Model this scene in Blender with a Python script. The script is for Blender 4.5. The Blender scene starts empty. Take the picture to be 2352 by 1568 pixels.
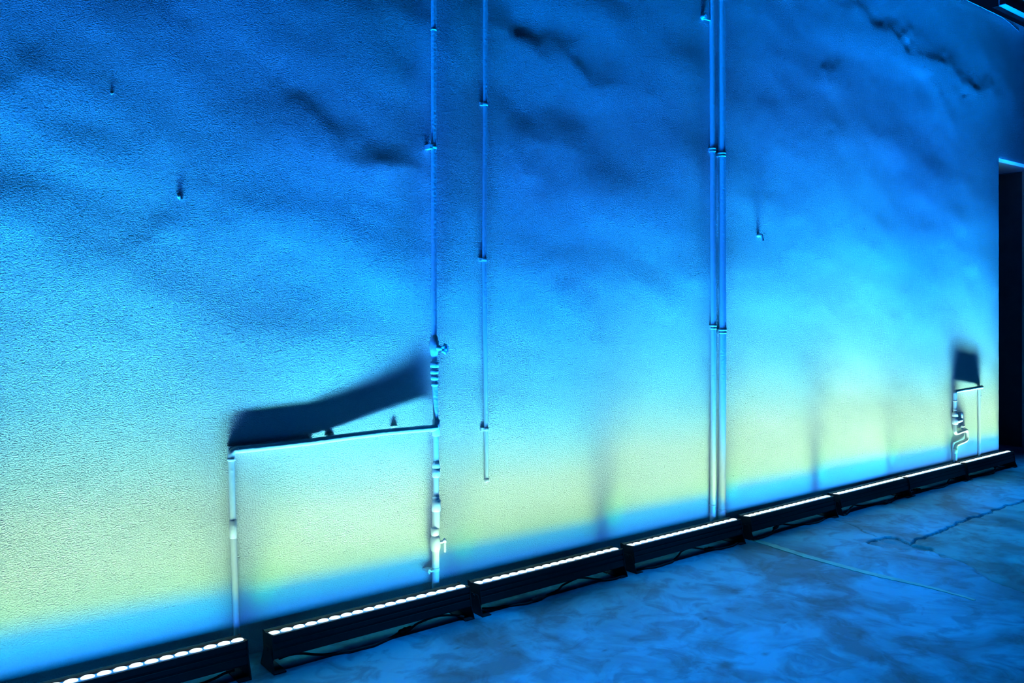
import bpy, math, random
import numpy as np
from mathutils import Vector, Matrix
random.seed(4); RNG = np.random.default_rng(7)
S = bpy.context.scene
C = S.collection
# ------------------------------------------------------------------ camera, world, exposure
CAM_D, CAM_H, YAW = 3.61, 1.54, 52.5          # distance to the wall plane y=0, eye height, angle between view and the wall
cam = bpy.data.cameras.new('camera'); cam.sensor_width = 36.0
cam.lens = 1927.0 / 2352 * 36; cam.shift_y = -94.0 / 2352; cam.clip_end = 200
co = bpy.data.objects.new('camera', cam); C.objects.link(co)
co.location = (0, -CAM_D, CAM_H)
co.rotation_euler = (math.pi / 2, 0, -(math.pi / 2 - math.radians(YAW)))
S.camera = co
W = bpy.data.worlds.new('night'); S.world = W; W.use_nodes = True
W.node_tree.nodes['Background'].inputs[0].default_value = (0.0, 0.16, 0.84, 1)
W.node_tree.nodes['Background'].inputs[1].default_value = 0.022
S.view_settings.view_transform = 'Standard'; S.view_settings.look = 'None'
S.view_settings.exposure = 0.0; S.view_settings.gamma = 1.0; S.view_settings.use_curve_mapping = False

# ------------------------------------------------------------------ the beam of the wall washers
# photometric profile of one bar: colour on the wall against height over the lamp (m)
BEAM = [(.008, (0, .08, .40)), (.03, (0, .20, .72)), (.06, (0, .36, .95)), (.105, (.03, .48, 1)), (.14, (.18, .68, .82)),
        (.19, (.42, .86, .56)), (.30, (.52, .90, .60)), (.50, (.47, .86, .63)), (.70, (.27, .82, .82)), (.90, (.13, .72, 1.1)),
        (1.2, (.055, .58, 1.3)), (1.6, (.012, .38, 1.25)), (2.1, (.003, .165, .74)), (2.6, (.002, .075, .38)),
        (3.4, (0, .085, .42)), (4.2, (0, .07, .34)), (5.0, (0, .06, .28))]
BEAM_K = 0.054
SIDE, SIDE_BLUE = 0.20, 0.24            # sideways spread: the blue emitters are the wider ones
def beam_light(w, scale, power):
    L = bpy.data.lights.new('led_beam', 'AREA'); L.shape = 'RECTANGLE'; L.size = 0.1667; L.size_y = 0.03
    L.energy = 1.0; L.use_nodes = True
    nt = L.node_tree; n = nt.nodes; k = nt.links.new
    em = [x for x in n if x.type == 'EMISSION'][0]
    def M(op, a, b=None):
        m = n.new('ShaderNodeMath'); m.operation = op
        for i, v in enumerate((a, b)):
            if v is None: continue
            if isinstance(v, (int, float)): m.inputs[i].default_value = v
            else: k(v, m.inputs[i])
        return m.outputs[0]
    g = n.new('ShaderNodeNewGeometry'); s = n.new('ShaderNodeSeparateXYZ')
    k(g.outputs['Incoming'], s.inputs[0])
    z = M('MAXIMUM', s.outputs[2], .001)
    x = M('DIVIDE', s.outputs[0], M('SQRT', M('ADD', M('POWER', s.outputs[1], 2.0), M('POWER', z, 2.0))))
    y = M('DIVIDE', s.outputs[1], z)
    h = M('DIVIDE', w * scale, M('MAXIMUM', M('ABSOLUTE', y), w * scale / 5.0))
    h = M('MAXIMUM', h, .012)
    cr = n.new('ShaderNodeValToRGB'); cr.color_ramp.interpolation = 'LINEAR'
    el = cr.color_ramp.elements
    el[0].position = math.sqrt(BEAM[0][0] / 5.0); el[1].position = 1.0
    for hh, c in BEAM[1:-1]: el.new(math.sqrt(hh / 5.0))
    for e, (hh, c) in zip(sorted(el, key=lambda q: q.position), BEAM): e.color = (*c, 1)
    k(M('SQRT', M('DIVIDE', h, 5.0)), cr.inputs[0])
    st = M('DIVIDE', M('POWER', M('ADD', M('MULTIPLY', h, h), w * w), 1.5), M('MULTIPLY', h, w))
    neg = M('MINIMUM', y, 0.0)                                    # little spill towards the room
    st = M('MULTIPLY', st, M('EXPONENT', M('MULTIPLY', M('MULTIPLY', neg, neg), -1 / (.05 ** 2))))
    st = M('MULTIPLY', st, BEAM_K * power * 100)
    sp = n.new('ShaderNodeSeparateColor'); cb = n.new('ShaderNodeCombineColor'); k(cr.outputs[0], sp.inputs[0])
    fw = M('MINIMUM', M('ABSOLUTE', y), 1.0)                       # oval lens: wider sideways where the beam leans to the wall
    for c, (s0, s1) in enumerate(((SIDE, .14), (SIDE, .15), (SIDE_BLUE, .36))):
        sd = M('ADD', M('MULTIPLY', fw, s1), s0); q = M('DIVIDE', x, sd)
        k(M('MULTIPLY', sp.outputs[c], M('MULTIPLY', M('EXPONENT', M('MULTIPLY', M('MULTIPLY', q, q), -.5)), M('DIVIDE', .17, sd))), cb.inputs[c])
    k(cb.outputs[0], em.inputs[0]); k(st, em.inputs[1])
    return L

# added blue fill lamps, unseen above the frame, that brighten the floor
for x in (.5, 2.2, 3.9, 5.6, 7.3, 9.0):
    d = bpy.data.lights.new('floor_fill_spot', 'SPOT'); d.energy = 1750; d.color = (0, .33, 1); d.spot_size = math.radians(26); d.spot_blend = .9; d.shadow_soft_size = .25
    o = bpy.data.objects.new('floor_fill_spot', d); C.objects.link(o); o.location = (x, -1.15, 5.6)

# ------------------------------------------------------------------ materials
def newmat(name):
    m = bpy.data.materials.new(name); m.use_nodes = True
    nt = m.node_tree; b = nt.nodes['Principled BSDF']
    return m, nt, b
def simple(name, col, rough=.6, metal=0, bump=0, scale=60, var=.12):
    m, nt, b = newmat(name); n = nt.nodes; k = nt.links.new
    tc = n.new('ShaderNodeTexCoord')
    no = n.new('ShaderNodeTexNoise'); no.inputs['Scale'].default_value = scale; no.inputs['Detail'].default_value = 4
    k(tc.outputs['Object'], no.inputs['Vector'])
    mr = n.new('ShaderNodeMixRGB'); mr.blend_type = 'MIX'
    mr.inputs[1].default_value = (*[c * (1 - var) for c in col], 1); mr.inputs[2].default_value = (*[min(1, c * (1 + var)) for c in col], 1)
    k(no.outputs['Fac'], mr.inputs[0]); k(mr.outputs[0], b.inputs['Base Color'])
    b.inputs['Roughness'].default_value = rough; b.inputs['Metallic'].default_value = metal
    if bump:
        bp = n.new('ShaderNodeBump'); bp.inputs['Strength'].default_value = 1; bp.inputs['Distance'].default_value = bump
        k(no.outputs['Fac'], bp.inputs['Height']); k(bp.outputs[0], b.inputs['Normal'])
    return m
def plaster():
    m, nt, b = newmat('sprayed_plaster'); n = nt.nodes; k = nt.links.new
    tc = n.new('ShaderNodeTexCoord'); o = tc.outputs['Object']
    mp = n.new('ShaderNodeMapping'); mp.inputs['Scale'].default_value = (.88, 1, 1.1); k(o, mp.inputs[0]); st_ = mp.outputs[0]
    def noise(scale, detail, rough=.5, dist=0, vec=o):
        t = n.new('ShaderNodeTexNoise'); t.inputs['Scale'].default_value = scale; t.inputs['Detail'].default_value = detail
        t.inputs['Roughness'].default_value = rough; t.inputs['Distortion'].default_value = dist; k(vec, t.inputs['Vector']); return t.outputs['Fac']
    def M(op, a, b_=None, c=None):
        q = n.new('ShaderNodeMath'); q.operation = op
        for i, v in enumerate((a, b_, c)):
            if v is None: continue
            if isinstance(v, (int, float)): q.inputs[i].default_value = v
            else: k(v, q.inputs[i])
        return q.outputs[0]
    fine = noise(165, 3, .6, vec=st_); med = noise(55, 2, .5, vec=st_); big = noise(1.3, 4, .6)
    pit = n.new('ShaderNodeMapRange'); pit.inputs[1].default_value = .68; pit.inputs[2].default_value = .76; k(noise(38, 2), pit.inputs[0])
    s = n.new('ShaderNodeSeparateXYZ'); k(o, s.inputs[0])
    sm = n.new('ShaderNodeMapRange'); sm.inputs[1].default_value = 3.4; sm.inputs[2].default_value = 7.0; sm.inputs[3].default_value = 1; sm.inputs[4].default_value = .32
    k(s.outputs[0], sm.inputs[0])
    h = M('MULTIPLY', M('MULTIPLY', M('POWER', fine, 1.8), .0170), sm.outputs[0])
    zr = n.new('ShaderNodeMapRange'); zr.inputs[1].default_value = .5; zr.inputs[2].default_value = 1.3; zr.inputs[3].default_value = .5; zr.inputs[4].default_value = 1
    k(s.outputs[2], zr.inputs[0]); h = M('MULTIPLY', h, zr.outputs[0])                 # smoother, thicker paint near the floor
    h = M('ADD', h, M('MULTIPLY', M('MULTIPLY', med, .0032), zr.outputs[0]))
    h = M('ADD', h, M('MULTIPLY', pit.outputs[0], -.004))
    al = n.new('ShaderNodeAttribute'); al.attribute_name = 'relief'
    h = M('ADD', h, M('MULTIPLY', al.outputs['Fac'], 2.2))
    bp = n.new('ShaderNodeBump'); bp.inputs['Strength'].default_value = 1; bp.inputs['Distance'].default_value = 1
    k(h, bp.inputs['Height']); k(bp.outputs[0], b.inputs['Normal'])
    mx = n.new('ShaderNodeMixRGB'); mx.inputs[1].default_value = (.70, .74, .75, 1); mx.inputs[2].default_value = (.84, .86, .85, 1)
    k(big, mx.inputs[0]); k(mx.outputs[0], b.inputs['Base Color'])
    b.inputs['Roughness'].default_value = .75; b.inputs['Specular IOR Level'].default_value = .25
    return m
def concrete():
    m, nt, b = newmat('worn_concrete'); n = nt.nodes; k = nt.links.new
    tc = n.new('ShaderNodeTexCoord'); o = tc.outputs['Object']
    def noise(scale, detail, rough=.55, dist=0.0):
        t = n.new('ShaderNodeTexNoise'); t.inputs['Scale'].default_value = scale; t.inputs['Detail'].default_value = detail
        t.inputs['Roughness'].default_value = rough; t.inputs['Distortion'].default_value = dist; k(o, t.inputs['Vector']); return t.outputs['Fac']
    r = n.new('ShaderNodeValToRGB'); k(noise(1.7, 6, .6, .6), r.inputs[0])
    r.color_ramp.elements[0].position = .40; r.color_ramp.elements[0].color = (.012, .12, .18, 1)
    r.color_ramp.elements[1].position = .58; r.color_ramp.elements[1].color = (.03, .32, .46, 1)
    r2 = n.new('ShaderNodeValToRGB'); k(noise(5.5, 5, .6, .9), r2.inputs[0])
    r2.color_ramp.elements[0].position = .38; r2.color_ramp.elements[0].color = (.55, .58, .60, 1)
    r2.color_ramp.elements[1].position = .52; r2.color_ramp.elements[1].color = (1, 1, 1, 1)
    m1 = n.new('ShaderNodeMixRGB'); m1.blend_type = 'MULTIPLY'; m1.inputs[0].default_value = 1
    k(r.outputs[0], m1.inputs[1]); k(r2.outputs[0], m1.inputs[2])
    at = n.new('ShaderNodeAttribute'); at.attribute_name = 'wear'
    m2 = n.new('ShaderNodeMixRGB'); m2.blend_type = 'MULTIPLY'; m2.inputs[0].default_value = 1
    k(m1.outputs[0], m2.inputs[1]); k(at.outputs['Color'], m2.inputs[2])
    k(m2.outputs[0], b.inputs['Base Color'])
    bp = n.new('ShaderNodeBump'); bp.inputs['Distance'].default_value = .004; bp.inputs['Strength'].default_value = .5
    k(noise(30, 6, .6), bp.inputs['Height']); k(bp.outputs[0], b.inputs['Normal'])
    b.inputs['Roughness'].default_value = .62
    return m
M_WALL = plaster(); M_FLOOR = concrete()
M_PIPE = simple('painted_pipe', (.74, .77, .78), .5, bump=.002, scale=85, var=.05)
M_PVC = simple('grey_plastic', (.62, .66, .72), .4, scale=20, var=.05)
M_BLACK = simple('black_metal', (.012, .014, .018), .55, scale=40, var=.3)
M_RUBBER = simple('black_rubber', (.01, .011, .013), .7, scale=40, var=.3)
M_STEEL = simple('painted_steel', (.3, .33, .35), .5, scale=15, var=.15)
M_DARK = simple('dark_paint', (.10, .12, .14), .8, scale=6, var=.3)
M_CEIL = simple('dim_ceiling_paint', (.30, .42, .70), .8, scale=6, var=.2)
M_BOARD = simple('led_board', (.16, .60, .95), .35, scale=40, var=.1)  # blue raised to stand in for the glow around the lenses
M_CRATE = simple('dark_wood', (.10, .07, .05), .7, scale=12, var=.4)
M_LINE = simple('worn_yellow_paint', (.10, .33, .30), .65, scale=14, var=.5)
M_LENS, nt_, b_ = newmat('lit_lens')
b_.inputs['Base Color'].default_value = (.9, .95, .95, 1); b_.inputs['Roughness'].default_value = .2
b_.inputs['Emission Color'].default_value = (.86, 1, .92, 1); b_.inputs['Emission Strength'].default_value = 1.15
no_ = nt_.nodes.new('ShaderNodeTexNoise'); no_.inputs['Scale'].default_value = 30
mr_ = nt_.nodes.new('ShaderNodeMapRange'); mr_.inputs[3].default_value = .15; mr_.inputs[4].default_value = .25
nt_.links.new(no_.outputs['Fac'], mr_.inputs[0]); nt_.links.new(mr_.outputs[0], b_.inputs['Roughness'])

# ------------------------------------------------------------------ mesh helpers
class MB:
    def __init__(s): s.v = []; s.f = []; s.sm = []
    def add(s, vs, fs, smooth=False):
        o = len(s.v); s.v += [tuple(map(float, p)) for p in vs]; s.f += [tuple(i + o for i in f) for f in fs]; s.sm += [smooth] * len(fs); return s
    def box(s, x0, x1, y0, y1, z0, z1, ch=0.0):
        if not ch:
            v = [(x, y, z) for x in (x0, x1) for y in (y0, y1) for z in (z0, z1)]
            return s.add(v, [(0, 1, 3, 2), (4, 6, 7, 5), (0, 4, 5, 1), (2, 3, 7, 6), (0, 2, 6, 4), (1, 5, 7, 3)])
        return s.prism([(y0 + ch, z0), (y1 - ch, z0), (y1, z0 + ch), (y1, z1 - ch), (y1 - ch, z1), (y0 + ch, z1), (y0, z1 - ch), (y0, z0 + ch)], x0, x1)
    def prism(s, prof, x0, x1):                                      # (y, z) outline swept along x
        n = len(prof); v = [(x0, y, z) for y, z in prof] + [(x1, y, z) for y, z in prof]
        f = [(i, i + n, (i + 1) % n + n, (i + 1) % n) for i in range(n)]
        return s.add(v, f + [tuple(range(n)), tuple(range(2 * n - 1, n - 1, -1))])
    def tube(s, path, r, seg=16, cap=True):
        P = [Vector(p) for p in path]; R = [r] * len(P) if isinstance(r, (int, float)) else list(r)
        T = [(P[min(i + 1, len(P) - 1)] - P[max(i - 1, 0)]).normalized() for i in range(len(P))]
        a = Vector((0, 0, 1)) if abs(T[0].z) < .9 else Vector((1, 0, 0))
        N = T[0].cross(a).normalized(); vs = []
        for i, p in enumerate(P):
            N = (N - T[i] * N.dot(T[i])).normalized(); B = T[i].cross(N)
            for j in range(seg):
                t = 2 * math.pi * j / seg; vs.append(p + (N * math.cos(t) + B * math.sin(t)) * R[i])
        fs = [(i * seg + j, i * seg + (j + 1) % seg, (i + 1) * seg + (j + 1) % seg, (i + 1) * seg + j) for i in range(len(P) - 1) for j in range(seg)]
        s.add(vs, fs, True)
        if cap:
            s.add(vs[:seg], [tuple(range(seg))[::-1]]); s.add(vs[-seg:], [tuple(range(seg))])
        return s
    def ring(s, p0, p1, r0, r1=None, seg=18):                          # a short bevelled collar between two points
        r1 = r0 if r1 is None else r1
        p0 = Vector(p0); p1 = Vector(p1); d = (p1 - p0); b = min(.003, d.length * .2) / d.length
        return s.tube([p0, p0 + d * .001, p0 + d * b, p1 - d * b, p1 - d * .001, p1], [r0 * .8, r0 * .88, r0, r1, r1 * .88, r1 * .8], seg)
    def build(s, name, mat, parent=None):
        me = bpy.data.meshes.new(name); me.from_pydata(s.v, [], s.f); me.materials.append(mat)
        me.polygons.foreach_set('use_smooth', s.sm)
        import bmesh
        bm = bmesh.new(); bm.from_mesh(me); bmesh.ops.recalc_face_normals(bm, faces=bm.faces); bm.to_mesh(me); bm.free()
        o = bpy.data.objects.new(name, me); C.objects.link(o)
        if parent: o.parent = parent
        return o
def bend(pts, r, n=6):
    """polyline with rounded corners"""
    P = [Vector(p) for p in pts]; out = [P[0]]
    for i in range(1, len(P) - 1):
        a = P[i] + (P[i - 1] - P[i]).normalized() * r; b = P[i] + (P[i + 1] - P[i]).normalized() * r
        for j in range(n + 1):
            t = j / n; out.append(a * (1 - t) ** 2 + P[i] * 2 * t * (1 - t) + b * t * t)
    return out + [P[-1]]
def thing(name, label, cat, loc=(0, 0, 0), group=None):
    o = bpy.data.objects.new(name, None); C.objects.link(o); o.location = loc; o.empty_display_size = .05
    o['label'] = label; o['category'] = cat
    if group: o['group'] = group
    return o
def tag(o, label, cat, group=None):
    o['label'] = label; o['category'] = cat
    if group: o['group'] = group
    return o
def struct(o): o['kind'] = 'structure'; return o
def part(mb, name, mat, parent):
    """build in world coordinates, then hang under the thing without moving"""
    if parent is None: return mb.build(name, mat)
    base = parent
    off = Vector((0, 0, 0))
    while base: off += base.location; base = base.parent
    mb.v = [(x - off.x, y - off.y, z - off.z) for x, y, z in mb.v]
    return mb.build(name, mat, parent)

# ------------------------------------------------------------------ the wall with its uneven plaster
def vnoise(x, z, cell, seed):
    r = np.random.default_rng(seed); G = r.normal(size=(400, 400))
    u = x / cell + 50; v = z / cell + 50; i = np.floor(u).astype(int); j = np.floor(v).astype(int); a = u - i; b = v - j; i %= 399; j %= 399
    a = a * a * a * (a * (a * 6 - 15) + 10); b = b * b * b * (b * (b * 6 - 15) + 10)
    return (G[i, j] * (1 - a) + G[i + 1, j] * a) * (1 - b) + (G[i, j + 1] * (1 - a) + G[i + 1, j + 1] * a) * b
# bulges: x, z of the crest, half length, height, slope angle (deg), rise below, fall above
LUMPS = [(2.11, 2.86, 0.20, 0.0095, -21, 0.30, 0.10), (2.45, 2.86, 0.18, 0.0060, -27, 0.30, 0.16), (2.80, 2.93, 0.22, 0.0060, -6, 0.25, 0.10), (3.26, 2.89,
         0.33, 0.0095, -6, 0.32, 0.09), (3.15, 2.35, 0.44, 0.0090, -11, 0.32, 0.15), (2.78, 2.47, 0.17, 0.0050, -15, 0.20, 0.10), (2.00, 2.16, 0.15, 0.0085,
         -1, 0.22, 0.09), (2.00, 2.26, 0.27, 0.0055, 1, 0.25, 0.14), (1.61, 2.36, 0.18, 0.0085, -6, 0.25, 0.09), (0.48, 2.27, 0.20, 0.0075, 4, 0.35, 0.15),
         (1.03, 2.63, 0.12, 0.0050, 5, 0.22, 0.09), (0.90, 1.77, 0.16, 0.0045, 4, 0.25, 0.10), (1.31, 1.88, 0.26, 0.0040, 12, 0.25, 0.10), (6.59, 3.76, 0.68,
         0.0080, -7, 0.35, 0.08), (7.58, 3.63, 0.66, 0.0080, -5, 0.35, 0.09), (8.37, 3.56, 0.51, 0.0080, -11, 0.30, 0.10), (3.94, 1.61, 0.49, 0.0050, 9, 0.35,
         0.16), (4.11, 3.00, 0.34, 0.0050, -8, 0.30, 0.16), (2.44, 2.08, 0.16, 0.0050, -4, 0.25, 0.16), (0.43, 1.92, 0.12, 0.0050, -2, 0.25, 0.12), (5.53,
         2.91, 0.43, 0.0040, 0, 0.30, 0.12), (5.86, 3.23, 0.14, 0.0050, 16, 0.12, 0.05), (0.89, 2.69, 0.17, 0.0030, -1, 0.25, 0.10), (5.58, 2.13, 0.93, 0.0030,
         -8, 0.35, 0.14), (2.98, 1.71, 0.31, 0.0035, -8, 0.30, 0.14), (7.04, 2.73, 0.98, 0.0030, -9, 0.35, 0.14), (4.17, 2.45, 0.33, 0.0040, -13, 0.30, 0.14),
         (1.54, 2.62, 0.18, 0.0035, -3, 0.25, 0.12), (0.86, 2.13, 0.20, 0.0030, -7, 0.25, 0.12), (3.61, 3.24, 0.57, 0.0040, 5, 0.30, 0.14), (0.65, 1.58, 0.21,
         0.0030, -12, 0.30, 0.12),]
def relief(x, z):
    d = np.zeros_like(x)
    k = np.interp(x, [2.35, 4.2, 8.4], [1.0, .75, .40]) * np.clip(2.7 / np.maximum(z, .5), .6, 1.25)      # the plaster lies flatter to the right
    for cx, cz, la, A, an, up, fall in LUMPS:
        c, s = math.cos(math.radians(an)), math.sin(math.radians(an))
        a = (x - cx) * c + (z - cz) * s; t = -(x - cx) * s + (z - cz) * c
        t = t + .05 * vnoise(x, z, .26, 91) + .014 * vnoise(x, z, .07, 92)
        g = np.where(t < 0, np.exp(-(t / up) ** 2), np.exp(-(t / (1.1 * fall)) ** 2))
        d += 1.3 * A * k * np.exp(-(a / (1.2 * la)) ** 2) * g
    amp = np.clip((z - .3) / 1.2, .15, 1) * k
    xr = x + .5 * z
    d += amp * (.0030 * vnoise(x * .6 + z * .5, z, .42, 1) + .0015 * vnoise(x * .7 + z * .4, z, .19, 2) + .0004 * vnoise(x, z, .08, 3))
    # small spalled spots
    for sx, sz, r, A in [(2.873, .894, .05, .006), (2.07, 2.31, .03, .006), (5.85, 2.85, .05, .006), (7.6, 2.0, .04, .004), (.853, .636, .012, .004), (2.99, 2.93, .02, .006), (8.05, 3.45, .03, .006)]:
        d -= .3 * A * np.exp(-(((x - sx) * .8 - (z - sz) * .3) / r) ** 2 - ((z - sz) / (r * .6)) ** 2)
    return d
def wall_mesh():
    XR, XE, ZD, ZT = 8.77, 10.08, 2.93, 4.33
    xs = np.concatenate([np.arange(-1.0, 5.0, .022), np.linspace(5.0, XR, 140), np.linspace(XR, XE, 40)[1:]])
    zs = np.concatenate([np.linspace(-.08, ZD, 140), np.linspace(ZD, ZT, 66)[1:]])
    ir = int(np.argmin(abs(xs - XR))); jd = 139
    X, Z = np.meshgrid(xs, zs, indexing='ij')
    d = relief(X, Z)
    low = np.where(Z <= ZD, np.clip((XR - X) / .05, 0, 1), 1)
    edge = np.maximum(low, np.clip((Z - ZD) / .1, 0, 1)) * np.clip((ZT - Z) / .1, 0, 1) * np.clip((Z + .08) / .1, 0, 1)
    Y = -.50 * d * edge
    Y[ir, :jd] += .0008 * np.abs(vnoise(zs[:jd] * 0, zs[:jd], .05, 8))     # chipped arris at the doorway
    nx, nz = X.shape
    v = np.stack([X, Y, Z], -1).reshape(-1, 3).tolist()
    F = [(i * nz + j, (i + 1) * nz + j, (i + 1) * nz + j + 1, i * nz + j + 1) for i in range(nx - 1) for j in range(nz - 1) if not (i >= ir and j < jd)]
    nf = len(F)
    def back(ids, dep=.3):                                                        # carry an edge of the face to the back of the wall
        o = len(v); n_ = len(ids); v.extend([v[q] for q in ids]); v.extend([(v[q][0], dep, v[q][2]) for q in ids])
        F.extend([(o + q, o + q + 1, o + n_ + q + 1, o + n_ + q) for q in range(n_ - 1)])
    back([ir * nz + j for j in range(jd + 1)]); back([i * nz + jd for i in range(ir, nx)], .095); back([i * nz + nz - 1 for i in range(nx)]); back([j for j in range(nz)])
    o = len(v); v.extend([(-1, .3, -.08), (XR, .3, -.08), (XR, .3, ZT), (-1, .3, ZT), (XE, .095, ZD), (XE, .095, ZT), (XR, .095, ZD), (XR, .095, ZT)])
    F.extend([(o, o + 3, o + 2, o + 1), (o + 6, o + 7, o + 5, o + 4)])
    me = bpy.data.meshes.new('wall_back'); me.from_pydata(v, [], F); me.materials.append(M_WALL)
    me.polygons.foreach_set('use_smooth', [True] * nf + [False] * (len(F) - nf)); me.update()
    at = me.attributes.new('relief', 'FLOAT', 'POINT'); rv = np.zeros(len(v), np.float32); rv[:nx * nz] = (d * edge).reshape(-1); at.data.foreach_set('value', rv)
    ob = bpy.data.objects.new('wall_back', me); C.objects.link(ob); return struct(ob)
wall_mesh()
struct(MB().box(10.08, 13.0, 0, .3, -.11, 4.33).build('wall_back', M_WALL))
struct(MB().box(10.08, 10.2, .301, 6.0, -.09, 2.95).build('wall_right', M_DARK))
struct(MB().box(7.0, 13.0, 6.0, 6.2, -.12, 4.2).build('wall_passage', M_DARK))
struct(MB().box(8.0, 10.08, .10, 6.0, 2.96, 3.15).build('ceiling', M_CEIL))
tr = MB()  # thin lip added so the wall top catches a lit edge line
tr.tube([(6.5, .0025, 4.325), (7.6, .0025, 4.326), (8.3, .0025, 4.329), (8.83, .0025, 4.325), (9.0, .0025, 4.305), (9.23, .0025, 4.26)], [.0025, .003, .004, .0045, .004, .003], 10)
struct(tr.build('edge_lip_1', M_WALL))

# ------------------------------------------------------------------ the floor (falls slightly to the right)
def fl(x): return .0062 - .00796 * x
CRACKS = [([(5.521, -.258), (5.496, -.358), (5.428, -.479), (5.391, -.548), (5.336, -.64)], .008, .007, .4),
          ([(5.12, -.745), (5.16, -.69), (5.353, -.685), (5.43, -.735), (5.377, -.861), (5.642, -.838), (5.883, -.825), (6.162, -.80), (6.513, -.796), (6.906, -.785), (7.321, -.784), (8.6, -.775)], .0075, .010, .30),
          ([(5.387, -.985), (5.287, -1.067), (5.258, -1.212), (5.171, -1.327), (5.066, -1.409), (5.019, -1.488), (4.999, -1.565), (4.96, -1.695), (4.9, -2.2)], .010, .006, .55)]
POT = [(5.147, -.692), (5.353, -.692), (5.441, -.704), (5.425, -.758), (5.377, -.861), (5.387, -.978), (5.315, -1.054), (5.278, -1.004), (5.206, -.915), (5.108, -.797)]
SLAB = [(5.377, -.855), (5.642, -.838), (6.162, -.80), (6.906, -.785), (9.0, -.77), (9.0, -3.0), (4.9, -2.6), (4.96, -1.695), (5.019, -1.488), (5.171, -1.327), (5.287, -1.067)]
STAINS = [(2.907, -1.322, .045, .03), (3.149, -1.352, .02, .016), (3.259, -.921, .012, .01), (2.088, -.487, .012, .008), (4.214, -.986, .012, .01), (2.6, -.9, .01, .008), (2.3, -.62, .012, .006), (3.521, -1.185, .015, .008)]
def segdist(x, y, pts):
    best = np.full(x.shape, 9.0)
    for (ax, ay), (bx, by) in zip(pts[:-1], pts[1:]):
        dx, dy = bx - ax, by - ay; t = np.clip(((x - ax) * dx + (y - ay) * dy) / (dx * dx + dy * dy), 0, 1)
        best = np.minimum(best, np.hypot(x - ax - t * dx, y - ay - t * dy))
    return best
def inside(x, y, poly):
    r = np.zeros(x.shape, bool); n = len(poly)
    for i in range(n):
        (ax, ay), (bx, by) = poly[i], poly[(i + 1) % n]
        c = ((ay > y) != (by > y)) & (x < (bx - ax) * (y - ay) / (by - ay + 1e-12) + ax); r ^= c
    return r
def floor_mesh():
    xs = np.concatenate([np.arange(-4, .5, .25), np.arange(.5, 4.5, .03), np.arange(4.5, 7.4, .0085), np.arange(7.4, 14.01, .12)])
    ys = np.concatenate([np.arange(-8, -2.3, .25), np.arange(-2.3, -1.85, .03), np.arange(-1.85, -.25, .0085), np.arange(-.25, .4, .03), np.arange(.4, 6.3, .25)])
    X, Y = np.meshgrid(xs, ys, indexing='ij')
    jx = X + .012 * vnoise(X, Y, .07, 11) + .004 * vnoise(X, Y, .03, 12); jy = Y + .010 * vnoise(X, Y, .06, 13) + .004 * vnoise(X, Y, .03, 14)
    Zv = fl(X) + .0015 * vnoise(X, Y, .5, 15); wear = np.ones(X.shape + (4,))
    slab = inside(jx, jy, SLAB); Zv -= np.where(slab, .006, 0)
    wear[slab, :3] *= (.72, .80, .66)
    pot = inside(jx, jy, POT); Zv -= np.where(pot, .011 + .004 * vnoise(X, Y, .05, 16), 0); wear[pot, :3] *= (.45, .55, .55)
    for pts, wd, dp, dark in CRACKS:
        d = segdist(jx, jy, pts); g = np.exp(-(d / wd) ** 2); Zv -= dp * g
        wear[..., :3] *= (1 - (1 - dark) * np.clip(g * 1.3, 0, 1))[..., None]
    for sx, sy, a, b in STAINS:
        g = np.exp(-(((X - sx) / a) ** 2 + ((Y - sy) / b) ** 2) ** 2); wear[..., :3] *= (1 - .62 * g)[..., None]
    nx, nz = X.shape; v = np.stack([X, Y, Zv], -1).reshape(-1, 3)
    i, j = np.meshgrid(np.arange(nx - 1), np.arange(nz - 1), indexing='ij'); a = (i * nz + j).ravel()
    f = np.stack([a, a + nz, a + nz + 1, a + 1], -1)
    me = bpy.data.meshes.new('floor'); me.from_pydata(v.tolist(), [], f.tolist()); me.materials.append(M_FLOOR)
    me.polygons.foreach_set('use_smooth', [True] * len(f))
    at = me.color_attributes.new('wear', 'FLOAT_COLOR', 'POINT'); at.data.foreach_set('color', wear.reshape(-1).astype(np.float32))
    o = bpy.data.objects.new('floor', me); C.objects.link(o); return struct(o)
FLOOR = floor_mesh()
# worn painted line across the floor
pl = MB(); yy = np.linspace(-.20, -1.60, 60); L_, R_ = [], []
for i, y in enumerate(yy):
    xc = np.interp(-y, [.20, .29, .62, .77, 1.04, 1.28, 1.39, 1.6], [4.607, 4.603, 4.568, 4.565, 4.567, 4.598, 4.612, 4.60])
    wd = .022 * (1 - .8 * max(0, i - 36) / 24); L_.append((xc - wd - random.random() * .010, y)); R_.append((xc + wd + random.random() * .010, y))
n = len(yy)
pl.add([(x, y, fl(x) + .0035) for x, y in L_] + [(x, y, fl(x) + .0035) for x, y in R_] + [(x, y, fl(x) - .004) for x, y in L_] + [(x, y, fl(x) - .004) for x, y in R_],
       [(i, i + 1, n + i + 1, n + i) for i in range(n - 1)] + [(i, i + 1, 2 * n + i + 1, 2 * n + i) for i in range(n - 1)] + [(n + i, n + i + 1, 3 * n + i + 1, 3 * n + i) for i in range(n - 1)])
pl.build('painted_line', M_LINE, FLOOR)['label'] = 'faded pale line painted across the concrete'

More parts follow.
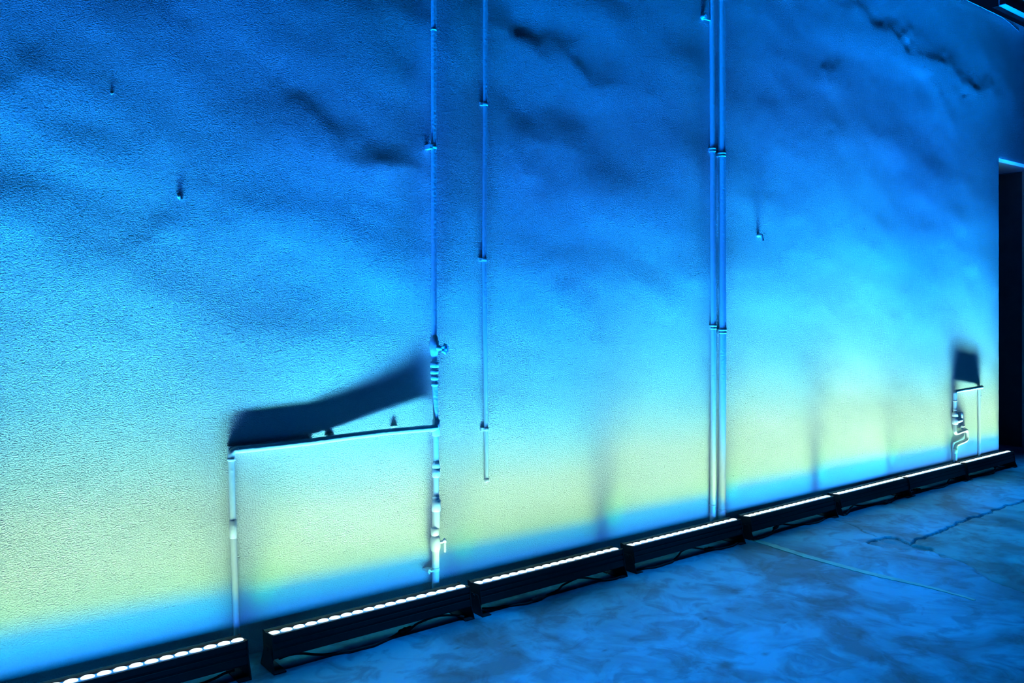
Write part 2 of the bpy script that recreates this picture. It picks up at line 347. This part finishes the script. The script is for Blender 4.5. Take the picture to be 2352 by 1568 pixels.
# ------------------------------------------------------------------ LED wall washer bars
BARS = [(-.36, -.19, .9, 1.05), (.729, -.19, .88, 1.08), (1.835, -.19, 1.12, .95), (2.896, -.182, 1.15, .80), (3.987, -.166, 1.0, 1.0),
        (5.094, -.150, .86, 1.30), (6.176, -.134, .80, 1.52), (7.209, -.118, .92, 1.05), (8.263, -.103, .87, 1.15)]   # centre x, y, beam height factor, power
LABELS = ['black LED light bar at the far left end of the row, left of the frame',
          'black LED light bar at the left pipe leg, cut by the bottom left corner',
          'black LED light bar whose right end stands below the valve pipe',
          'black LED light bar just right of the valve pipe, below the short conduit',
          'black LED light bar whose right end stands below the twin pipes',
          'black LED light bar just right of the twin pipes, beside the painted floor line',
          'black LED light bar with the crack in the floor before its left end',
          'black LED light bar ending at the pipe with the looped trap',
          'black LED light bar at the far right end, reaching the wall corner by the doorway']
HALF = .500
TILT = .17                                                              # heads lean towards the wall
def lean(o, at=(0, 0, 0)):
    R = Matrix.Rotation(-TILT, 3, 'X'); p = Vector((0, 0, .10)); o.location = p + R @ (Vector(at) - p); o.rotation_euler = (-TILT, 0, 0); return o
def make_bar():
    t = thing('led_light_bar', LABELS[0], 'light bar', (0, 0, 0), 'LED light bars along the foot of the wall')
    prof = [(-.044, .052), (-.036, .046), (.046, .046), (.054, .058), (.054, .155), (.046, .155), (.034, .150), (.032, .140), (-.032, .140), (-.034, .1415), (-.044, .1415), (-.044, .118), (-.040, .116), (-.040, .108), (-.044, .106), (-.044, .092), (-.040, .090), (-.040, .082), (-.044, .080)]
    lean(MB().prism(prof, -HALF, HALF).build('housing', M_BLACK, t))
    lean(MB().box(-HALF + .008, HALF - .008, -.0315, .0315, .139, .1425).build('led_board', M_BOARD, t))
    lens_me = None
    for i in range(18):
        x = -.4786 + i * .0563
        if lens_me is None:
            m = MB(); rr = [(.0250, 0), (.0245, .003), (.020, .006), (.012, .008), (.005, .009)]; sg = 20
            vs = [(r * math.cos(2 * math.pi * j / sg), r * math.sin(2 * math.pi * j / sg), z) for r, z in rr for j in range(sg)]
            fs = [(a * sg + j, a * sg + (j + 1) % sg, (a + 1) * sg + (j + 1) % sg, (a + 1) * sg + j) for a in range(len(rr) - 1) for j in range(sg)] + [tuple((len(rr) - 1) * sg + j for j in range(sg)), tuple(range(sg))[::-1]]
            m.add(vs, fs, True); o = m.build('led_lens', M_LENS, t); lens_me = o.data
        else:
            o = bpy.data.objects.new('led_lens', lens_me); C.objects.link(o); o.parent = t
        lean(o, (x, 0, .1425))
    for s in (-1, 1):
        lean(MB().prism([(-.047, .050), (-.038, .043), (.046, .043), (.056, .056), (.056, .158), (.044, .158), (.034, .153), (.032, .149), (-.032, .146), (-.034, .145), (-.047, .145)], *sorted((s * HALF, s * (HALF + .005)))).build('end_cap', M_BLACK, t))
        br = MB().prism([(-.030, .098), (.030, .098), (.036, .088), (.072, .005), (.072, .0), (-.072, .0), (-.072, .005), (-.036, .088)], *sorted((s * (HALF + .0055), s * (HALF + .0095))))
        br.box(*sorted((s * (HALF - .045), s * (HALF + .0055))), -.072, .072, 0, .005)
        bo = br.build('bracket', M_BLACK, t)
        MB().ring((s * (HALF + .0095), -.0 , .085), (s * (HALF + .014), -.0, .085), .011).build('adjustment_knob', M_BLACK, bo)
    return t
def copy_tree(o, parent=None):
    c = o.copy(); C.objects.link(c)
    if parent: c.parent = parent
    for ch in list(o.children): copy_tree(ch, c)
    return c
proto = make_bar(); bars = [proto] + [copy_tree(proto) for _ in BARS[1:]]
for b, (x, y, sc, pw), lab in zip(bars, BARS, LABELS):
    b.location = (x, y, fl(x)); b.rotation_euler = (0, .00796, .0149); b['label'] = lab
    L = beam_light(-y, sc, pw)
    for i in range(6):
        lo = bpy.data.objects.new('led_beam', L); C.objects.link(lo); lo.parent = b
        lean(lo, (-.4168 + i * .1667, 0, .160)); lo.rotation_euler = (math.pi - TILT, 0, 0)

    G = bpy.data.lights.new('green_diode', 'SPOT'); G.energy = .55; G.color = (.0, 1, .12); G.spot_size = math.radians(60); G.spot_blend = 1; G.shadow_soft_size = .012
    go = bpy.data.objects.new('green_diode', G); C.objects.link(go); go.parent = b; go.location = (-.47, 0, .166)
    go.rotation_euler = Vector((.025, -y, .15)).to_track_quat('-Z', 'Y').to_euler()

# ------------------------------------------------------------------ cables under the bars
for q, (bar, (x, y, sc, pw)) in enumerate(zip(bars[1:], BARS[1:])):
    rnd = random.Random(30 + q); pts = []
    for i in range(25):
        a = i / 24
        pts.append((-.46 + .92 * a, -.03 + .035 * math.sin(a * 9 + q) + rnd.uniform(-.006, .006), .0065 + (.030 * max(0, math.sin(a * 7.5 + q * 1.3)) ** 2)))
    cd = MB().tube(bend(pts, .008, 2), .0055, 8).build('power_cord', M_RUBBER, bar)
    k = rnd.uniform(.12, .3) * (1 if q % 2 else -1); i = int((k + .46) / .92 * 24); a_, b_2 = Vector(pts[i]), Vector(pts[i + 1]); d = (b_2 - a_).normalized()
    a_ = Vector((a_.x, a_.y, max(a_.z, .0125))); d.z = 0
    MB().ring(a_ - d * .035, a_ + d * .035, .011, .011, 12).ring(a_ - d * .006, a_ + d * .006, .0135, .0135, 12).build('plug', M_RUBBER, cd)

# ------------------------------------------------------------------ pipe with valves and a branch to the left
P = thing('water_pipe', 'painted riser pipe with valves and a level branch dropping to the left', 'pipe', (2.255, -.035, 0))
YR = -.042
part(MB().tube([(2.244, YR, 5.0), (2.244, YR, 2.3), (2.247, YR, 1.36), (2.25, YR, 1.2), (2.258, YR, .90), (2.258, YR, .56)], .0138, 16), 'riser', M_PIPE, P)
part(MB().tube([(2.257, YR, .56), (2.255, YR, -.011)], .0185, 18), 'lower_riser', M_PIPE, P)
# stop valve with its wheel
v = MB().tube([(2.247, YR, 1.365), (2.247, YR, 1.352), (2.247, YR, 1.335), (2.247, YR, 1.30), (2.247, YR, 1.272), (2.247, YR, 1.26)], [.0145, .019, .0235, .0245, .019, .0145], 16)
v.tube([(2.247, YR, 1.305), (2.262, YR - .03, 1.303), (2.268, YR - .040, 1.302)], [.016, .013, .010], 12)
vo = part(v, 'valve_body', M_PIPE, P)
wh = MB(); cw = Vector((2.276, YR - .056, 1.300)); ax = Vector((.45, -.89, 0)).normalized(); u1 = Vector((0, 0, 1)); u2 = ax.cross(u1)
outl = []
for j in range(36):
    a = 2 * math.pi * j / 36; r = .0235 + .0035 * math.cos(6 * a); outl.append((r * math.cos(a), r * math.sin(a)))
for k0, k1 in ((-.006, .006),):
    vs = [cw + ax * k0 + u1 * a + u2 * b for a, b in outl] + [cw + ax * k1 + u1 * a + u2 * b for a, b in outl]; n = 36
    wh.add(vs, [(i, (i + 1) % n, n + (i + 1) % n, n + i) for i in range(n)] + [tuple(range(n))[::-1], tuple(range(n, 2 * n))])
wh.tube([cw - ax * .018, cw + ax * .012], .008, 10)
part(wh, 'valve_wheel', M_PIPE, vo)
un = MB().ring((2.2485, YR, 1.235), (2.2485, YR, 1.205), .021, .0225).ring((2.249, YR, 1.196), (2.249, YR, 1.172), .0215, .0205).ring((2.2495, YR, 1.165), (2.2495, YR, 1.142), .020, .0185).ring((2.25, YR, 1.128), (2.25, YR, 1.112), .0175)
part(un, 'union_coupling', M_PIPE, P)
tee = MB().ring((2.2575, YR, .945), (2.2575, YR, .862), .0185).ring((2.225, YR - .002, .902), (2.26, YR, .904), .0175)
part(tee, 'tee_fitting', M_PIPE, P)
part(MB().ring((2.258, YR, .70), (2.258, YR, .655), .0205, .0185).ring((2.258, YR, .735), (2.258, YR, .70), .0165, .020), 'collar', M_PIPE, P)
part(MB().ring((2.2575, YR - .002, .545), (2.2575, YR - .002, .485), .0225).tube([(2.2575, YR - .002, .485), (2.2565, YR - .002, .405)], .0195, 18), 'plastic_sleeve', M_PVC, P)['label'] = 'smooth grey plastic sleeve'
part(MB().ring((2.250, YR - .002, .405), (2.250, YR - .002, .365), .0215, .020), 'reducer', M_PVC, P)
bv = MB().tube([(2.252, YR - .002, .365), (2.252, YR - .002, .355), (2.253, YR - .002, .330), (2.253, YR - .002, .30), (2.253, YR - .002, .288)], [.018, .024, .0265, .025, .021], 18)
bvo = part(bv, 'ball_valve', M_PVC, P)
lv = MB().tube([(2.262, YR - .012, .330), (2.287, YR - .034, .336)], [.008, .007], 10).tube([(2.280, YR - .030, .338), (2.286, YR - .034, .345), (2.290, YR - .036, .338), (2.286, YR - .034, .331)], [.006, .010, .010, .006], 10)
lv.box(2.283, 2.292, YR - .038, YR - .030, .282, .336)
part(lv, 'lever', M_PVC, bvo)
cl = MB().ring((2.2555, YR, .205), (2.2555, YR, .185), .0215).box(2.205, 2.240, YR - .004, -.0, .190, .200)
cl.tube([(2.236, YR - .012, .195), (2.216, YR - .02, .196), (2.206, YR - .018, .206), (2.203, YR - .016, .196), (2.210, YR - .016, .186)], .0055, 8)
part(cl, 'pipe_clamp', M_PIPE, P)
c2 = MB().ring((2.244, YR, 2.315), (2.244, YR, 2.298), .0165).box(2.214, 2.236, YR - .012, .0, 2.296, 2.318)
part(c2, 'pipe_clamp', M_PIPE, P)
part(MB().ring((2.244, YR, 2.90), (2.244, YR, 2.888), .0155), 'joint_ring', M_PIPE, P)
# branch to the left and its drop
bp_ = [(2.258, -.048, .904), (1.965, -.036, .907), (1.60, -.022, .897)]
part(MB().tube([bp_[0], (2.12, -.042, .9055), bp_[1], (1.78, -.028, .903), bp_[2], (1.40, -.020, .896), (1.262, -.020, .897)], .0160, 14), 'branch', M_PIPE, P)
part(MB().tube(bend([(1.275, -.018, .897), (1.237, -.018, .897), (1.237, -.018, .855)], .022, 8), .0155, 14).ring((1.237, -.018, .866), (1.237, -.018, .852), .0175), 'elbow', M_PIPE, P)
part(MB().tube([(1.237, -.018, .868), (1.243, -.022, .57), (1.262, -.024, -.003)], .0132, 14), 'drop', M_PIPE, P)
mo = MB(); rr = random.Random(5); q_ = [(x, .883 + rr.uniform(0, .004), .912 + rr.uniform(-.003, .004), -.020 + rr.uniform(0, .006)) for x in np.linspace(1.225, 1.60, 26)] + [(1.615, .890, .905, -.006)]
n_ = len(q_); mo.add([(x, .01, a) for x, a, b, c in q_] + [(x, c, a) for x, a, b, c in q_] + [(x, c, b) for x, a, b, c in q_] + [(x, .01, b) for x, a, b, c in q_],
       [(r * n_ + i, r * n_ + i + 1, (r + 1) * n_ + i + 1, (r + 1) * n_ + i) for r in range(3) for i in range(n_ - 1)] + [(0, n_, 2 * n_, 3 * n_), (n_ - 1, 4 * n_ - 1, 3 * n_ - 1, 2 * n_ - 1)])
part(mo, 'mortar', M_WALL, P)
for x, z, r in ((2.04, .926, .010), (1.70, .914, .012)):
    part(MB().tube([(x - r * 2, .004, z), (x - r, -.003, z), (x, -.004, z + .002), (x + r, -.003, z), (x + r * 2, .004, z)], [r * .3, r * .7, r * .9, r * .6, r * .3], 8), 'mortar', M_WALL, P)
part(MB().ring((1.2425, -.022, .60), (1.2435, -.0225, .52), .0155), 'coupling', M_PIPE, P)

# ------------------------------------------------------------------ thin conduit that stops above the floor
Q = thing('conduit', 'thin painted conduit ending above the floor right of the valve pipe', 'conduit', (2.585, -.013, .585))
part(MB().tube([(2.582, -.013, 5.0), (2.582, -.013, 2.5), (2.576, -.013, 1.75), (2.588, -.012, .87), (2.594, -.010, .585)], [.0118, .0118, .0115, .011, .010], 14), 'tube', M_PIPE, Q)
for xx, zz in ((2.5815, 2.575), (2.576, 1.756), (2.588, .862)):
    part(MB().ring((xx, -.013, zz + .009), (xx, -.013, zz - .009), .0142).box(xx - .030, xx - .010, -.010, .001, zz - .009, zz + .009, .002), 'clip', M_PIPE, Q)
part(MB().ring((2.594, -.010, .600), (2.5945, -.010, .580), .0135, .012), 'end_socket', M_PIPE, Q)

# ------------------------------------------------------------------ the two downpipes side by side
for nm, xx, r, ys, joints, lab in (('downpipe', 4.418, .0182, -.026, (2.535, 1.367), 'thinner left one of the two painted pipes running side by side up the wall'),
                               ('downpipe', 4.506, .0240, -.032, (2.512, 1.337), 'thicker right one of the two painted pipes running side by side up the wall')):
    D = thing(nm, lab, 'pipe', (xx, ys, 0))
    part(MB().tube([(xx - .012, ys, 5.0), (xx, ys, 2.5), (xx + .008, ys, 1.35), (xx, ys, -.028)], r, 18), 'tube', M_PIPE, D)
    for z in joints:
        xo = xx + (.008 if z < 2 else 0)
        part(MB().ring((xo, ys, z + .016), (xo, ys, z), r * 1.17).ring((xo, ys, z - .005), (xo, ys, z - .018), r * 1.12).box(xo - r * .9, xo + r * .9, ys, 0, z - .012, z + .010), 'pipe_bracket', M_PIPE, D)
    part(MB().ring((xx, ys, .195 if r < .02 else .155), (xx, ys, .185 if r < .02 else .14), r * 1.14).ring((xx, ys, .14), (xx, ys, -.028), r * 1.07), 'socket', M_PIPE, D)
tag(MB().ring((4.345, .0, 3.40), (4.345, -.030, 3.398), .020, .016).box(4.335, 4.396, -.028, -.016, 3.380, 3.392).build('wall_bracket', M_PIPE), 'small painted bracket stub on the wall left of the twin pipes, near the top', 'bracket')

# ------------------------------------------------------------------ far pipe with a looped trap
T = thing('trap_pipe', 'painted pipe with a bulky union and a looped trap by the right wall corner', 'pipe', (7.8, -.05, 0))
YA = -.028
part(MB().tube(bend([(7.80, YA, .36), (7.80, YA, .715), (7.84, YA, .718)], .02), .0165, 14), 'riser', M_PIPE, T)
part(MB().tube([(7.835, YA, .718), (8.36, -.018, .722)], .0145, 14).ring((8.30, -.019, .7215), (8.365, -.018, .722), .0165), 'level_pipe', M_PIPE, T)
part(MB().tube([(8.312, -.016, .71), (8.318, -.014, .4), (8.322, -.013, -.06)], .0115, 12), 'drop', M_PIPE, T)
part(MB().box(8.32, 8.36, -.018, .001, .628, .640, .003), 'clip', M_PIPE, T)
part(MB().ring((7.80, YA, .635), (7.80, YA, .625), .019).ring((7.80, YA, .56), (7.80, YA, .548), .019), 'collar', M_PIPE, T)
part(MB().ring((7.80, YA, .53), (7.80, YA, .49), .024, .026).ring((7.885, YA - .01, .525), (7.885, YA - .01, .475), .020), 'union', M_PIPE, T)
part(MB().ring((7.80, YA, .485), (7.80, YA, .42), .0268, .026).tube([(7.80, YA, .45), (7.87, YA - .006, .455), (7.90, YA - .008, .452)], [.024, .024, .018], 14), 'filter_body', M_PVC, T)
part(MB().tube(bend([(7.80, YA, .42), (7.80, YA, .335), (8.035, YA, .352), (8.035, YA, .255), (7.81, YA, .232), (7.80, YA, -.056)], .035, 8), .0165, 14), 'loop', M_PIPE, T)
tp = part(MB().ring((7.93, YA, .348), (7.93, YA, .385), .010), 'bleed_tap', M_PVC, T)
part(MB().ring((7.905, YA - .01, .392), (7.955, YA - .01, .392), .008), 'tap_handle', M_PVC, tp)
part(MB().ring((7.80, YA, .20), (7.80, YA, .16), .021), 'collar', M_PIPE, T)

# ------------------------------------------------------------------ small things fixed to the wall
def peg(x, z, r, ln, drop, label, cat, name):
    m = MB().tube([(x, .004, z), (x, -ln * .6, z), (x + .002, -ln, z - .002)], [r, r * .95, r * .75], 12)
    if drop: m.tube([(x, -ln * .85, z), (x + .003, -ln * .95, z - drop * .6), (x + .006, -ln, z - drop)], [r * .8, r * .7, r * .9], 10)
    return tag(m.build(name, M_PIPE), label, cat)
peg(4.940, 1.995, .014, .034, .040, 'short hooked peg on the wall right of the twin pipes, throwing a dark shadow', 'hook', 'wall_hook')
peg(1.027, 1.972, .010, .0035, .012, 'painted screw in the wall left of the valve pipe, above the branch', 'screw', 'wall_screw')
peg(.768, 2.362, .007, .002, 0, 'painted wall plug at upper left in the plaster', 'plug', 'wall_plug')
peg(.500, 1.80, .006, .003, 0, 'small painted nail near the left edge of the wall', 'nail', 'wall_nail')
peg(1.04, 2.83, .006, .003, 0, 'small painted nail high on the left of the wall', 'nail', 'wall_nail')

# ------------------------------------------------------------------ steel beam over the doorway corner, and what is in the passage
B = thing('steel_beam', 'steel beam over the wall top at the upper right corner', 'beam', (10.4, 0, 4.42))
part(MB().box(8.77, 12.5, -.062, .062, 4.42, 4.428), 'lower_flange', M_STEEL, B)
part(MB().box(8.77, 12.5, -.005, .005, 4.428, 4.545), 'web', M_STEEL, B)
part(MB().box(8.77, 12.5, -.062, .062, 4.545, 4.553), 'upper_flange', M_STEEL, B)
K = thing('crate', 'dark wooden crate standing in the unlit passage behind the doorway', 'crate', (9.75, 1.25, 0))
part(MB().box(9.5, 10.0, 1.0, 1.5, -.07, .30), 'body', M_CRATE, K)
for z in (.04, .13, .22): part(MB().box(9.485, 10.01, .985, 1.0, z, z + .07), 'slat', M_CRATE, K)
part(MB().box(9.48, 10.015, .98, 1.52, .30, .325), 'lid', M_CRATE, K)
tag(MB().tube([(10.085, .95, 1.22), (10.04, .95, 1.215), (10.03, .95, 1.19), (10.04, .95, 1.17)], .008, 8).build('coat_hook', M_STEEL), 'small pale hook on the dark side wall inside the passage', 'hook')
